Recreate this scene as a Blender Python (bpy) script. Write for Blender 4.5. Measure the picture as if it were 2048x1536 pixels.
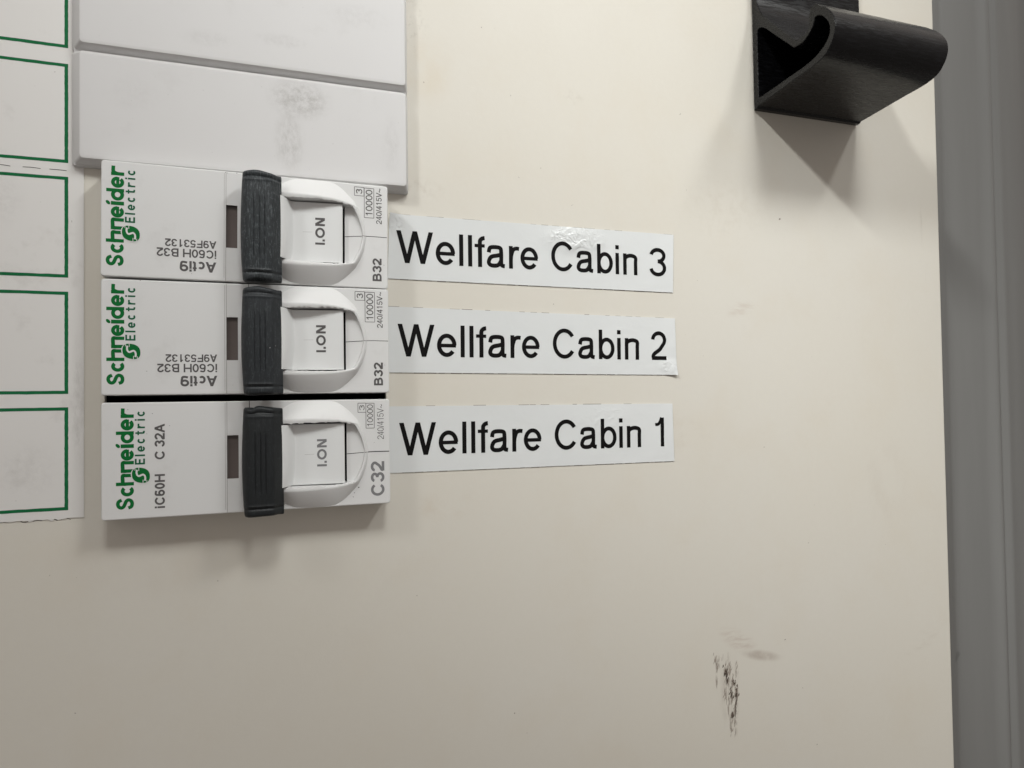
import bpy, bmesh, math, random
from mathutils import Matrix, Vector
from mathutils.geometry import tessellate_polygon

for o in list(bpy.data.objects):
    bpy.data.objects.remove(o)
sc = bpy.context.scene
C = sc.collection
MM = 0.001          # every measure below is in millimetres: u to the right, v up, z out of the panel

# ------------------------------------------------------------------ camera, world, lamp
cam = bpy.data.cameras.new('camera')
cam.sensor_width = 36.0
cam.lens = 1400 * 36.0 / 2048
cam.clip_start = 0.005
cam.clip_end = 20.0
co = bpy.data.objects.new('camera', cam)
C.objects.link(co)
right = Vector((0.94322, -0.33185, -0.01464))
back = -Vector((0.33211, 0.94296, 0.02295))
up = back.cross(right).normalized()
right = up.cross(back).normalized()
back.normalize()
co.matrix_world = Matrix((
    (right.x, up.x, back.x, 0.0),
    (right.y, up.y, back.y, -0.1298),
    (right.z, up.z, back.z, 0.0),
    (0, 0, 0, 1)))
sc.camera = co

w = bpy.data.worlds.new('World')
sc.world = w
w.use_nodes = True
bg = w.node_tree.nodes['Background']
# the room round the board: light ceiling above, dim floor below
wt = w.node_tree
tc = wt.nodes.new('ShaderNodeTexCoord')
sp = wt.nodes.new('ShaderNodeSeparateXYZ')
wt.links.new(tc.outputs['Generated'], sp.inputs[0])
wm = wt.nodes.new('ShaderNodeMapRange')
wm.interpolation_type = 'SMOOTHSTEP'
wm.inputs['From Min'].default_value = -0.9
wm.inputs['From Max'].default_value = 0.9
wm.inputs['To Min'].default_value = 0.175
wm.inputs['To Max'].default_value = 0.445
wt.links.new(sp.outputs['Z'], wm.inputs['Value'])
wt.links.new(wm.outputs['Result'], bg.inputs['Strength'])
bg.inputs['Color'].default_value = (1.0, 0.91, 0.84, 1)

def aimed_lamp(pos, aim, spread, power, sx=0.035, sy=0.18):
    """a lamp above and in front of the panel, its beam narrowed to darken the lower left"""
    li = bpy.data.lights.new('aimed_lamp', 'AREA')
    li.shape = 'RECTANGLE'
    li.size = sx
    li.size_y = sy
    li.spread = math.radians(spread)  # narrowing is added: beam falloff stands in for the photographer's soft shadow
    li.energy = power
    li.color = (0.985, 1.0, 0.978)
    o = bpy.data.objects.new('aimed_lamp', li)
    C.objects.link(o)
    p = Vector(pos)
    n = (Vector(aim) - p).normalized()
    y = Vector((0, 1, 0))
    y = (y - n * y.dot(n)).normalized()
    x = y.cross(-n).normalized()
    o.matrix_world = Matrix(((x.x, y.x, -n.x, p.x), (x.y, y.y, -n.y, p.y), (x.z, y.z, -n.z, p.z), (0, 0, 0, 1)))
    return o
aimed_lamp((-0.42, -0.42, 0.50), (0.206, 0, -0.057), 19.2, 0.080)
aimed_lamp((0.36, -0.42, 0.50), (-0.01, 0, 0.20), 47.0, 0.215)
aimed_lamp((0.10, -0.50, 0.62), (0.10, 0, 0.08), 23.0, 0.11, 0.26, 0.18)      # added broad soft lamp, no known fitting: softens the other lamps' shadows

sc.view_settings.view_transform = 'Standard'
sc.view_settings.look = 'None'
sc.view_settings.exposure = 0.05
sc.view_settings.gamma = 1.0

# ------------------------------------------------------------------ materials
def srgb(r, g, b):
    f = lambda c: (c / 255 / 12.92) if c / 255 <= 0.04045 else ((c / 255 + 0.055) / 1.055) ** 2.4
    return (f(r), f(g), f(b), 1)

class Nodes:
    def __init__(self, m):
        self.nt = m.node_tree
        self.n = self.nt.nodes
        self.bsdf = self.n['Principled BSDF']
        self.co = self.n.new('ShaderNodeTexCoord').outputs['Object']
    def link(self, a, b):
        self.nt.links.new(a, b)
    def mapping(self, loc=(0, 0, 0), scale=(1, 1, 1), rot=(0, 0, 0)):
        m = self.n.new('ShaderNodeMapping')
        m.vector_type = 'TEXTURE' if False else 'POINT'
        m.inputs['Location'].default_value = loc
        m.inputs['Scale'].default_value = scale
        m.inputs['Rotation'].default_value = rot
        self.link(self.co, m.inputs['Vector'])
        return m.outputs['Vector']
    def noise(self, vec, scale, detail=3.0, rough=0.55, dist=0.0):
        t = self.n.new('ShaderNodeTexNoise')
        t.inputs['Scale'].default_value = scale
        t.inputs['Detail'].default_value = detail
        t.inputs['Roughness'].default_value = rough
        t.inputs['Distortion'].default_value = dist
        self.link(vec, t.inputs['Vector'])
        return t.outputs['Fac']
    def ramp(self, fac, a, b, va=0.0, vb=1.0):
        r = self.n.new('ShaderNodeMapRange')
        r.interpolation_type = 'SMOOTHSTEP'
        r.inputs['From Min'].default_value = a
        r.inputs['From Max'].default_value = b
        r.inputs['To Min'].default_value = va
        r.inputs['To Max'].default_value = vb
        self.link(fac, r.inputs['Value'])
        return r.outputs['Result']
    def math(self, op, a, b):
        m = self.n.new('ShaderNodeMath')
        m.operation = op
        for i, x in enumerate((a, b)):
            if isinstance(x, (int, float)):
                m.inputs[i].default_value = x
            else:
                self.link(x, m.inputs[i])
        return m.outputs[0]
    def mix(self, fac, a, b):
        m = self.n.new('ShaderNodeMix')
        m.data_type = 'RGBA'
        if isinstance(fac, (int, float)):
            m.inputs['Factor'].default_value = fac
        else:
            self.link(fac, m.inputs['Factor'])
        for s, x in ((m.inputs[6], a), (m.inputs[7], b)):
            if isinstance(x, tuple):
                s.default_value = x
            else:
                self.link(x, s)
        return m.outputs[2]
    def spot(self, cx, cz, rx, rz, rot=0.0):
        """1 inside an ellipse round (cx, cz) mm of the plane, fading to 0 at its rim"""
        sub = self.n.new('ShaderNodeVectorMath')
        sub.operation = 'SUBTRACT'
        self.link(self.co, sub.inputs[0])
        sub.inputs[1].default_value = (cx * MM, 0, cz * MM)
        m = self.n.new('ShaderNodeMapping')
        m.inputs['Rotation'].default_value = (0, rot, 0)
        self.link(sub.outputs[0], m.inputs['Vector'])
        mul = self.n.new('ShaderNodeVectorMath')
        mul.operation = 'MULTIPLY'
        self.link(m.outputs['Vector'], mul.inputs[0])
        mul.inputs[1].default_value = (1 / (rx * MM), 0, 1 / (rz * MM))
        ln = self.n.new('ShaderNodeVectorMath')
        ln.operation = 'LENGTH'
        self.link(mul.outputs[0], ln.inputs[0])
        return self.ramp(ln.outputs['Value'], 1.0, 0.25)
    def bump(self, h, strength, dist=0.0002):
        b = self.n.new('ShaderNodeBump')
        b.inputs['Strength'].default_value = strength
        b.inputs['Distance'].default_value = dist
        self.link(h, b.inputs['Height'])
        self.link(b.outputs['Normal'], self.bsdf.inputs['Normal'])

def new_mat(name, base, rough, spec=0.5):
    m = bpy.data.materials.new(name)
    m.use_nodes = True
    k = Nodes(m)
    k.bsdf.inputs['Base Color'].default_value = base
    k.bsdf.inputs['Roughness'].default_value = rough
    k.bsdf.inputs['Specular IOR Level'].default_value = spec
    return m, k

def plain(name, base, rough=0.5, spec=0.5, var=0.06, scale=300.0, bump=0.05):
    m, k = new_mat(name, base, rough, spec)
    n = k.noise(k.co, scale, 4)
    dark = tuple(c * (1 - var) for c in base[:3]) + (1,)
    lite = tuple(min(1, c * (1 + var)) for c in base[:3]) + (1,)
    k.link(k.mix(n, dark, lite), k.bsdf.inputs['Base Color'])
    if bump:
        k.bump(k.noise(k.co, scale * 12, 3), bump, 0.00005)
    return m

def white_plastic(name, base, rough=0.42, dirt=0.35, seed=0.0, spots=(), spec=0.4):
    m, k = new_mat(name, base, rough, spec)
    v = k.mapping(loc=(seed, seed * 0.7, seed * 1.3))
    col = k.mix(k.noise(v, 90, 4), tuple(c * 0.965 for c in base[:3]) + (1,), base)
    grey = (base[0] * 0.62, base[1] * 0.60, base[2] * 0.58, 1)
    # faint handling marks and small dark specks
    f = k.math('MULTIPLY', k.ramp(k.noise(v, 160, 6, 0.65), 0.56, 0.74), dirt)
    col = k.mix(f, col, grey)
    f = k.ramp(k.noise(v, 1500, 2, 0.4), 0.77, 0.81)
    col = k.mix(k.math('MULTIPLY', f, dirt * 1.5), col, (0.1, 0.09, 0.08, 1))
    for (cx, cz, rx, rz, amt, sx, sz) in spots:
        sv = k.mapping(loc=(seed, 0, 0), scale=(sx, 1, sz))
        f = k.math('MULTIPLY', k.spot(cx, cz, rx, rz), k.ramp(k.noise(sv, 950, 5, 0.8), 0.30, 0.75))
        col = k.mix(k.math('MULTIPLY', f, amt), col, (0.12, 0.105, 0.09, 1))
    k.link(col, k.bsdf.inputs['Base Color'])
    k.bump(k.noise(v, 2600, 3), 0.06, 0.00005)
    return m

M = {}
W_BASE = (0.66, 0.662, 0.66, 1)
M['breaker_white'] = white_plastic('breaker_white', W_BASE, 0.45, 0.16, 0.3)
M['toggle_white'] = white_plastic('toggle_white', (0.70, 0.71, 0.71, 1), 0.35, 0.06, 0.9)
M['blank_white'] = white_plastic('blank_white', (0.60, 0.595, 0.595, 1), 0.5, 0.10, 1.7, (
    (6, -21.5, 6.5, 4.5, 0.44, 1.0, 1.0), (4.2, -29, 3.2, 7, 0.30, 1.6, 0.7), (22, -28, 2.2, 7, 0.14, 1.6, .7), (3, -11.5, 6, 1.6, 0.16, 1, 1), (-9, -13, 5, 2, 0.12, 1, 1), (16, -5, 8, 3, 0.10, 1, 1), (-20, -24, 5, 4, .07, 1, 1)))
M['card'] = white_plastic('card', (0.69, 0.68, 0.665, 1), 0.6, 0.26, 2.9, ((10, -35, 5, 6, 0.10, 1, 1), (16.5, -25, 1.4, 14, 0.25, 1, .3), (6, 8, 4, 6, .12, 1, 1)))
M['green_ink'] = plain('green_ink', (0.008, 0.125, 0.045, 1), 0.6, 0.12, 0.25, 900, 0)
M['logo_green'] = plain('logo_green', (0.006, 0.13, 0.03, 1), 0.6, 0.1, 0.1, 600, 0)
M['electric_green'] = plain('electric_green', (0.015, 0.11, 0.055, 1), 0.6, 0.1, 0.1, 600, 0)
M['grey_ink'] = plain('grey_ink', (0.105, 0.10, 0.10, 1), 0.6, 0.1, 0.15, 800, 0)
M['light_grey_ink'] = plain('light_grey_ink', (0.19, 0.19, 0.195, 1), 0.6, 0.1, 0.1, 800, 0)
M['black_ink'] = plain('black_ink', (0.005, 0.0045, 0.0045, 1), 0.55, 0.1, 0.2, 500, 0)
M['seam_dark'] = plain('seam_dark', (0.02, 0.018, 0.017, 1), 0.8, 0.2, 0.2, 900, 0)
M['seam_faint'] = plain('seam_faint', (0.30, 0.29, 0.28, 1), 0.8, 0.2, 0.3, 900, 0)
M['speck'] = plain('speck', (0.02, 0.018, 0.016, 1), 0.8, 0.2, 0.2, 900, 0)
M['dark_void'] = plain('dark_void', (0.006, 0.006, 0.006, 1), 0.9, 0.1, 0.2, 300, 0)
M['indicator'] = plain('indicator', (0.105, 0.084, 0.078, 1), 0.28, 0.45, 0.35, 130, 0)

# the painted beige sheet
m, k = new_mat('beige_paint', (0.6, 0.56, 0.5, 1), 0.55, 0.30)
v = k.co
big = k.noise(v, 16, 3, 0.5)
col = k.mix(big, (0.620, 0.589, 0.514, 1), (0.640, 0.621, 0.574, 1))
col = k.mix(k.math('MULTIPLY', k.ramp(k.noise(v, 60, 5, 0.6), 0.45, 0.75), 0.28), col, (0.60, 0.55, 0.46, 1))
col = k.mix(k.math('MULTIPLY', k.noise(v, 700, 4, 0.7), 0.16), col, (0.50, 0.46, 0.41, 1))
col = k.mix(k.math('MULTIPLY', k.ramp(k.noise(v, 850, 2, 0.4), 0.768, 0.81), 0.8), col, (0.13, 0.10, 0.08, 1))
def stain(cx, cz, rx, rz, amt, colour, scale, stretch, lo, hi, rot=0.0, dist=0.0):
    global col
    sv = k.mapping(scale=stretch, rot=(0, rot, 0))
    f = k.math('MULTIPLY', k.spot(cx, cz, rx, rz, rot), k.ramp(k.noise(sv, scale, 6, 0.65, dist), lo, hi))
    col = k.mix(k.math('MULTIPLY', f, amt), col, colour)
stain(95.0, -64, 3.2, 9.5, 0.5, (0.34, 0.29, 0.25, 1), 420, (1.6, 1, 0.35), 0.40, 0.66)
stain(103.5, -57.5, 6.5, 1.5, 0.6, (0.33, 0.27, 0.23, 1), 250, (1, 1, 1), 0.2, 0.6, -0.22)
stain(97.5, -53.5, 7, 2.8, 0.45, (0.42, 0.33, 0.28, 1), 420, (0.5, 1, 2.2), 0.40, 0.66, -0.5)
stain(100, 19.5, 5, 2.2, 0.32, (0.42, 0.33, 0.27, 1), 330, (0.5, 1, 2.5), 0.4, 0.62, 0.25)
stain(26, 72, 5, 8, 0.30, (0.30, 0.27, 0.22, 1), 900, (1, 1, 1), 0.5, 0.7)
stain(28, 40, 6, 3, 0.28, (0.36, 0.30, 0.24, 1), 500, (1, 1, 1), 0.42, 0.7)
stain(29, 63, 7, 9, 0.35, (0.58, 0.50, 0.38, 1), 120, (1, 1, 1), 0.3, 0.7)
stain(97, 42, 14, 10, 0.22, (0.46, 0.41, 0.34, 1), 420, (1, 1, 1), 0.42, 0.72)
stain(84, -8, 9, 5, 0.22, (0.48, 0.42, 0.34, 1), 260, (1, 1, 1), 0.42, 0.72)
stain(140, -20, 10, 14, 0.16, (0.46, 0.41, 0.35, 1), 200, (1, 1, .5), 0.42, 0.72)
stain(60, 62, 3, 2, 0.30, (0.40, 0.36, 0.30, 1), 700, (1, 1, 1), 0.45, 0.7)
stain(155, 40, 1.2, 26, 0.30, (0.38, 0.34, 0.29, 1), 380, (1.5, 1, 0.22), 0.5, 0.72)
stain(152, -60, 12, 3, 0.2, (0.42, 0.37, 0.31, 1), 300, (0.5, 1, 2), 0.45, 0.7, 0.5)
stain(-20, -25, 14, 9, 0.18, (0.42, 0.36, 0.30, 1), 60, (1, 1, 1), 0.3, 0.7)
stain(31, -20, 10, 3.5, 0.22, (0.50, 0.40, 0.30, 1), 180, (1, 1, 1), 0.4, 0.7)
k.link(col, k.bsdf.inputs['Base Color'])
k.link(k.ramp(k.noise(v, 80, 4), 0.3, 0.7, 0.50, 0.62), k.bsdf.inputs['Roughness'])
k.bump(k.math('ADD', k.noise(v, 900, 3, 0.5), k.math('MULTIPLY', k.noise(v, 3200, 2), 0.5)), 0.22, 0.00007)
M['beige_paint'] = m

# laminated label tape, wrinkled here and there
def tape_mat(wrinkles):
    m, k = new_mat('label_tape', (0.66, 0.69, 0.69, 1), 0.16, 0.5)
    n = k.noise(k.co, 55, 5)
    k.link(k.mix(n, (0.610, 0.628, 0.628, 1), (0.695, 0.712, 0.715, 1)), k.bsdf.inputs['Base Color'])
    h = k.math('MULTIPLY', k.noise(k.co, 180, 3, 0.5, 0.6), 0.25)
    for (cx, cz, rx, rz, amt) in wrinkles:
        h = k.math('ADD', h, k.math('MULTIPLY', k.math('MULTIPLY', k.spot(cx, cz, rx, rz), k.noise(k.co, 620, 2, 0.5, 1.2)), amt))
    k.bump(h, 0.9, 0.0006)
    return m

# black moulded handle: matt with fine combed streaks
m, k = new_mat('black_handle', (0.007, 0.007, 0.0075, 1), 0.32, 0.28)
sv = k.mapping(scale=(1.0, 7.0, 7.0), rot=(0.35, 0.35, 0.6))
st = k.noise(sv, 330, 5, 0.6)
k.link(k.mix(k.ramp(st, 0.45, 0.75), (0.003, 0.003, 0.0035, 1), (0.008, 0.0085, 0.010, 1)), k.bsdf.inputs['Base Color'])
k.link(k.ramp(st, 0.35, 0.65, 0.20, 0.36), k.bsdf.inputs['Roughness'])
k.bump(k.math('ADD', st, k.math('MULTIPLY', k.noise(k.co, 1600, 2), 0.6)), 0.10, 0.00012)
M['black_handle'] = m

def bar_mat(name, base, scuff, seed):
    m, k = new_mat(name, base, 0.45, 0.22)
    sv = k.mapping(loc=(seed, seed, seed), scale=(9.0, 5.0, 1.7))
    st = k.noise(sv, 520, 6, 0.7)
    g = k.noise(k.mapping(loc=(seed, 0, 0)), 1900, 2, 0.5)
    col = k.mix(k.math('MULTIPLY', k.ramp(st, 0.48, 0.80), scuff), base, (0.16, 0.18, 0.19, 1))
    col = k.mix(k.math('MULTIPLY', k.ramp(g, 0.60, 0.75), scuff * 0.5), col, (0.14, 0.155, 0.165, 1))
    col = k.mix(k.ramp(k.noise(k.mapping(loc=(seed, seed, 1)), 1300, 1), 0.80, 0.83), col, (0.35, 0.35, 0.35, 1))
    k.link(col, k.bsdf.inputs['Base Color'])
    k.bump(st, 0.06, 0.0001)
    return m

m, k = new_mat('grey_paint', (0.14, 0.14, 0.135, 1), 0.5, 0.4)
sv = k.mapping(scale=(1, 1, 0.12))
col = k.mix(k.noise(sv, 140, 4), (0.158, 0.158, 0.153, 1), (0.192, 0.192, 0.187, 1))
col = k.mix(k.math('MULTIPLY', k.ramp(k.noise(k.co, 110, 2, 0.4), 0.78, 0.82), 0.5), col, (0.08, 0.08, 0.078, 1))
k.link(col, k.bsdf.inputs['Base Color'])
k.bump(k.noise(k.co, 500, 3), 0.06, 0.0001)
M['grey_paint'] = m

# ------------------------------------------------------------------ mesh helpers
def P(u, v, z):
    return Vector((u * MM, -z * MM, v * MM))

def link(name, me, material, parent=None):
    o = bpy.data.objects.new(name, me)
    C.objects.link(o)
    if material is not None and not me.materials:
        me.materials.append(material)
    if parent is not None:
        o.parent = parent
    return o

def mesh(name, verts, faces, smooth=None, fix=True):
    me = bpy.data.meshes.new(name)
    me.from_pydata([P(*v) for v in verts], [], faces)
    if fix:
        bm = bmesh.new()
        bm.from_mesh(me)
        bmesh.ops.recalc_face_normals(bm, faces=bm.faces)
        bm.to_mesh(me)
        bm.free()
    if smooth is not None:
        for p in me.polygons:
            p.use_smooth = True
        me.set_sharp_from_angle(angle=math.radians(smooth))
    me.update()
    return me

def empty(name, loc, rot=0.0):
    o = bpy.data.objects.new(name, None)
    o.empty_display_size = 0.01
    C.objects.link(o)
    o.location = P(*loc)
    o.rotation_euler = (0, rot, 0)
    return o

def tag(o, label=None, cat=None, group=None, kind=None):
    if label: o['label'] = label
    if cat: o['category'] = cat
    if group: o['group'] = group
    if kind: o['kind'] = kind
    return o

def catmull(pts, n=8, closed=False):
    out = []
    N = len(pts)
    rng = range(N if closed else N - 1)
    for i in rng:
        g = (lambda j: pts[j % N]) if closed else (lambda j: pts[max(0, min(N - 1, j))])
        p0, p1, p2, p3 = g(i - 1), g(i), g(i + 1), g(i + 2)
        for s in range(n):
            t = s / n
            out.append(tuple(0.5 * ((2 * b) + (-a + c) * t + (2 * a - 5 * b + 4 * c - d) * t * t + (-a + 3 * b - 3 * c + d) * t ** 3)
                             for a, b, c, d in zip(p0, p1, p2, p3)))
    if not closed:
        out.append(tuple(pts[-1]))
    return out

def loft(rings, closed=True):
    """rings: equal-length lists of (u, v, z)"""
    n = len(rings[0])
    verts = [p for r in rings for p in r]
    faces = []
    for a in range(len(rings) - 1):
        for i in range(n if closed else n - 1):
            j = (i + 1) % n
            faces.append((a * n + i, a * n + j, (a + 1) * n + j, (a + 1) * n + i))
    return verts, faces

# ------------------------------------------------------------------ lettering: every character drawn from strokes
def ell(cx, cy, rx, ry, a0, a1, n=26):
    return [(cx + rx * math.cos(math.radians(a0 + (a1 - a0) * i / n)), cy + ry * math.sin(math.radians(a0 + (a1 - a0) * i / n))) for i in range(n + 1)]

def glyph(ch, W, H, w):
    """strokes of one character, W wide and H tall (capital height) with stem width w: ('s', points, width) or ('p', polygon)"""
    h = w / 2
    X = 0.735 * H
    S = lambda pts, ww=w: ('s', pts, ww)
    box = lambda a, b, c, d: ('p', [(a, b), (c, b), (c, d), (a, d)])
    def dia(x0, y0, x1, y1, f=1.06):
        q = h * f
        return ('p', [(x0 - q, y0), (x0 + q, y0), (x1 + q, y1), (x1 - q, y1)])
    L, R = h, W - h
    cx, rx = W / 2, W / 2 - h
    if ch in 'Oo0':
        T = H if ch != 'o' else X
        return [S(ell(cx, T / 2, rx, T / 2 - h, 0, 360, 40))]
    if ch in 'Cc':
        T = H if ch == 'C' else X
        a = 34 if ch == 'C' else 42
        return [S(ell(cx + 0.02 * W, T / 2, rx + 0.02 * W, T / 2 - h, a, 360 - a, 36))]
    if ch == 'e':
        return [S(ell(cx, X / 2, rx, X / 2 - h, 0, 322, 36)), box(L, X * 0.49 - h * 0.85, W - h * 0.25, X * 0.49 + h * 0.85)]
    if ch == 'l' or ch == 'I':
        return [box(cx - h, 0, cx + h, H)]
    if ch == 'i':
        return [box(cx - h, 0, cx + h, X), box(cx - h, H - w * 1.05, cx + h, H)]
    if ch == '.':
        return [box(cx - h, 0, cx + h, w * 1.1)]
    if ch == 'W':
        a, b = 0.29 * W, 0.71 * W
        q = h * 1.1
        return [dia(q, H, a, 0), dia(a, 0, W / 2, H), dia(W / 2, H, b, 0), dia(b, 0, W - q, H)]
    if ch == 'V':
        return [dia(h * 1.1, H, cx, 0, 1.15), dia(cx, 0, W - h * 1.1, H, 1.15)]
    if ch == 'A':
        return [dia(h * 1.1, 0, cx, H, 1.12), dia(cx, H, W - h * 1.1, 0, 1.12), box(W * 0.22, H * 0.24, W * 0.78, H * 0.24 + w * 0.9)]
    if ch == 'N':
        return [box(0, 0, w, H), box(W - w, 0, W, H), dia(h * 1.25, H, W - h * 1.25, 0, 1.25)]
    if ch == 'H':
        return [box(0, 0, w, H), box(W - w, 0, W, H), box(w, H * 0.53 - h, W - w, H * 0.53 + h)]
    if ch in 'FE':
        o = [box(0, 0, w, H), box(w, H - w, W, H), box(w, H * 0.52 - h, W * 0.90, H * 0.52 + h)]
        if ch == 'E':
            o.append(box(w, 0, W, w))
        return o
    if ch == 'B':
        m = 0.53 * H
        t = [(w, H - h), (W * 0.50, H - h)] + ell(W * 0.50, (H - h + m) / 2, W * 0.42 - h, (H - h - m) / 2, 90, -90, 14) + [(w, m)]
        b = [(w, m), (W * 0.52, m)] + ell(W * 0.52, (m + h) / 2, W * 0.48 - h, (m - h) / 2, 90, -90, 14) + [(w, h)]
        return [box(0, 0, w, H), S(t), S(b)]
    if ch == 'S':
        p = [(.95, .73), (.80, .93), (.5, 1.0), (.17, .92), (.06, .74), (.20, .59), (.5, .50), (.82, .40), (.95, .24), (.80, .06), (.46, .0), (.14, .07), (.02, .27)]
        return [S(catmull([(L + (R - L) * x, h + (H - w) * y) for x, y in p], 6))]
    if ch == 'f':
        sx = W * 0.52
        return [S([(sx, 0), (sx, H * 0.70)] + [(sx + (W - sx) * (1 - math.cos(t)), H * 0.80 + (H * 0.20 - h) * math.sin(t)) for t in [i * math.pi / 2 / 8 for i in range(9)]]),
                box(0, X - w * 0.8, W, X)]
    if ch == 't':
        sx = W * 0.50
        return [S([(sx, H * 0.94), (sx, H * 0.22)] + [(sx + (W - sx) * (1 - math.cos(t)), H * 0.16 - (H * 0.16 - h) * math.sin(t)) for t in [i * math.pi / 2 / 8 for i in range(9)]]),
                box(0, X - w * 0.8, W, X)]
    if ch == 'r':
        return [box(0, 0, w, X), S([(h, X * 0.40)] + catmull([(h * 1.2, X * .58), (W * .40, X * .82), (W * .68, X - h * 1.1), (W, X - h * 1.2)], 6), w * .96)]
    if ch in 'nh':
        T = X if ch == 'n' else H
        return [box(0, 0, w, T), S(catmull([(h, X * .55), (W * .16, X * .80), (W * .50, X - h), (W * .86, X * .84), (R, X * .62)], 6) + [(R, 0)])]
    if ch in 'bd':
        o = [S(ell(cx, X / 2, rx, X / 2 - h, 0, 360, 36))]
        o.append(box(0, 0, w, H) if ch == 'b' else box(W - w, 0, W, H))
        return o
    if ch == 'a':
        sx = W * 0.80
        p = [(L, .66 * X), (L + .07 * W, .86 * X), (.44 * W, X - h), (sx - .05 * W, .87 * X), (sx, .68 * X), (sx, .40 * X), (sx, .20 * X), (sx + .045 * W, h * 1.25), (W, h)]
        b = [(sx, .585 * X), (.60 * W, .545 * X), (.25 * W, .47 * X), (L, .27 * X), (.10 * W + h * .6, .09 * X + h * .5), (.36 * W, h), (.63 * W, .13 * X), (sx, .33 * X)]
        return [S(catmull(p, 6)), S(catmull(b, 6))]
    if ch == '1':
        return [box(W - w, 0, W, H), S(catmull([(0, .76 * H), (.42 * W, .79 * H), (W - w * .7, H)], 6), w * .8)]
    if ch == '2':
        cy = H * 0.70
        a = ell(cx, cy, rx, H - h - cy, 178, -38, 22)
        return [S(a + catmull([a[-1], (W * .55, H * .36), (W * .18, H * .20), (L * 1.1, w * .55)], 6)[1:]), box(L * .4, 0, W, w)]
    if ch == '3':
        m = 0.53 * H
        t = ell(cx, (H - h + m) / 2, rx * .94, (H - h - m) / 2, 172, -90, 22)
        b = ell(cx, (m + h) / 2, rx, (m - h) / 2, 90, -172, 22)
        return [S(t), S(b)]
    if ch == '5':
        return [box(W * .20, H - w, W * .93, H), S([(W * .24, H - h), (W * .12 + h * .4, H * .50)], w * .9),
                S(ell(cx, .33 * H, rx, .33 * H - h, 140, -165, 24))]
    if ch == '4':
        sx = W * .70
        return [box(sx - h, 0, sx + h, H), box(0, H * .23, W, H * .23 + w), ('p', [(0, H * .23 + w * .5), (w * 1.1, H * .23 + w * .5), (sx + h, H), (sx - h, H)])]
    if ch in '69':
        o = [S(ell(cx, .33 * H, rx, .33 * H - h, 0, 360, 34)), S(catmull([(L, .33 * H), (L + .02 * W, .58 * H), (W * .24, .86 * H), (cx, H - h), (W * .86, H * .85)], 6))]
        if ch == '9':
            o = [('s', [(W - x, H - y) for x, y in s[1]], s[2]) for s in o]
        return o
    if ch == '/':
        return [dia(h * 1.2, -.02 * H, W - h * 1.2, H * 1.0, 1.1)]
    if ch == '~':
        return [S(catmull([(0, .30 * H), (W * .22, .44 * H), (W * .5, .36 * H), (W * .78, .28 * H), (W, .42 * H)], 6))]
    return []

ADV = dict(W=.944, e=.556, l=.222, f=.278, a=.556, r=.333, C=.722, b=.556, i=.222, n=.556, A=.667, c=.5, t=.278, H=.722, B=.667, F=.611, I=.278, O=.778, N=.722, V=.667, S=.667, h=.556, d=.556, E=.667)
ADV.update({'.': .278, '/': .30, '~': .584, ' ': .278})
GAP = dict(W=.02, V=.02, A=.02, r=.05, f=.03, t=.04, e=.085, a=.07, c=.075, C=.10, O=.09)
GAP.update({'/': .0, '~': .09, '.': .16})

class Print:
    """flat print: polygons laid a hair above a surface, each stroke a few microns above the last"""
    def __init__(self, z=0.012):
        self.v, self.f, self.z, self.k = [], [], z, 0
    def poly(self, pts):
        z = self.z + 0.0025 * (self.k % 9)
        self.k += 1
        b = len(self.v)
        self.v += [(p[0], p[1], z + (p[2] if len(p) > 2 else 0)) for p in pts]
        self.f.append(tuple(range(b, b + len(pts))))
    def ribbon(self, pts, wd, fn=None, round_ends=False):
        z = self.z + 0.0025 * (self.k % 9)
        self.k += 1
        n = len(pts)
        b = len(self.v)
        for i in range(n):
            a = pts[max(0, i - 1)]
            c = pts[min(n - 1, i + 1)]
            if i in (0, n - 1) and math.dist(pts[0], pts[-1]) < 1e-6 and n > 4:
                a, c = pts[-2], pts[1]
            dx, dy = c[0] - a[0], c[1] - a[1]
            L = math.hypot(dx, dy) or 1
            nx, ny = -dy / L * wd / 2, dx / L * wd / 2
            for s in (1, -1):
                q = (pts[i][0] + nx * s, pts[i][1] + ny * s)
                q = fn(*q) if fn else q
                self.v.append((q[0], q[1], z))
        for i in range(n - 1):
            self.f.append((b + 2 * i, b + 2 * i + 1, b + 2 * i + 3, b + 2 * i + 2))
        if round_ends:
            for p in (pts[0], pts[-1]):
                ring = ell(p[0], p[1], wd / 2, wd / 2, 0, 360, 12)[:-1]
                self.poly([fn(*q) if fn else q for q in ring])
    def char(self, ch, W, H, w, fn, round_ends=False, slant=0.0):
        for g in glyph(ch, W, H, w):
            if g[0] == 'p':
                self.poly([fn(*q) for q in g[1]])
            else:
                self.ribbon(g[1], g[2], fn, round_ends)
    def text(self, s, length, H, w, fn, round_ends=False):
        pos, x = [], 0.0
        for c in s:
            a = ADV.get(c, .556)
            g = GAP.get(c, .075)
            if c.isdigit():
                g = .045
            pos.append((c, x + g / 2 + .0, a - g))
            x += a
        x0 = pos[0][1]
        x1 = pos[-1][1] + pos[-1][2]
        k = length / (x1 - x0)
        for c, p, wd in pos:
            if c == ' ':
                continue
            if c in '1':
                p, wd = p + wd * .18, wd * .5
            ox = (p - x0) * k
            self.char(c, wd * k, H, w, lambda a, b, ox=ox: fn(ox + a, b), round_ends)
    def build(self, name, material, parent):
        me = mesh(name, self.v, self.f, fix=False)
        # face the viewer
        bm = bmesh.new()
        bm.from_mesh(me)
        for f in bm.faces:
            if f.normal.y > 0:
                f.normal_flip()
        bm.to_mesh(me)
        bm.free()
        return link(name, me, material, parent)

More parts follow.
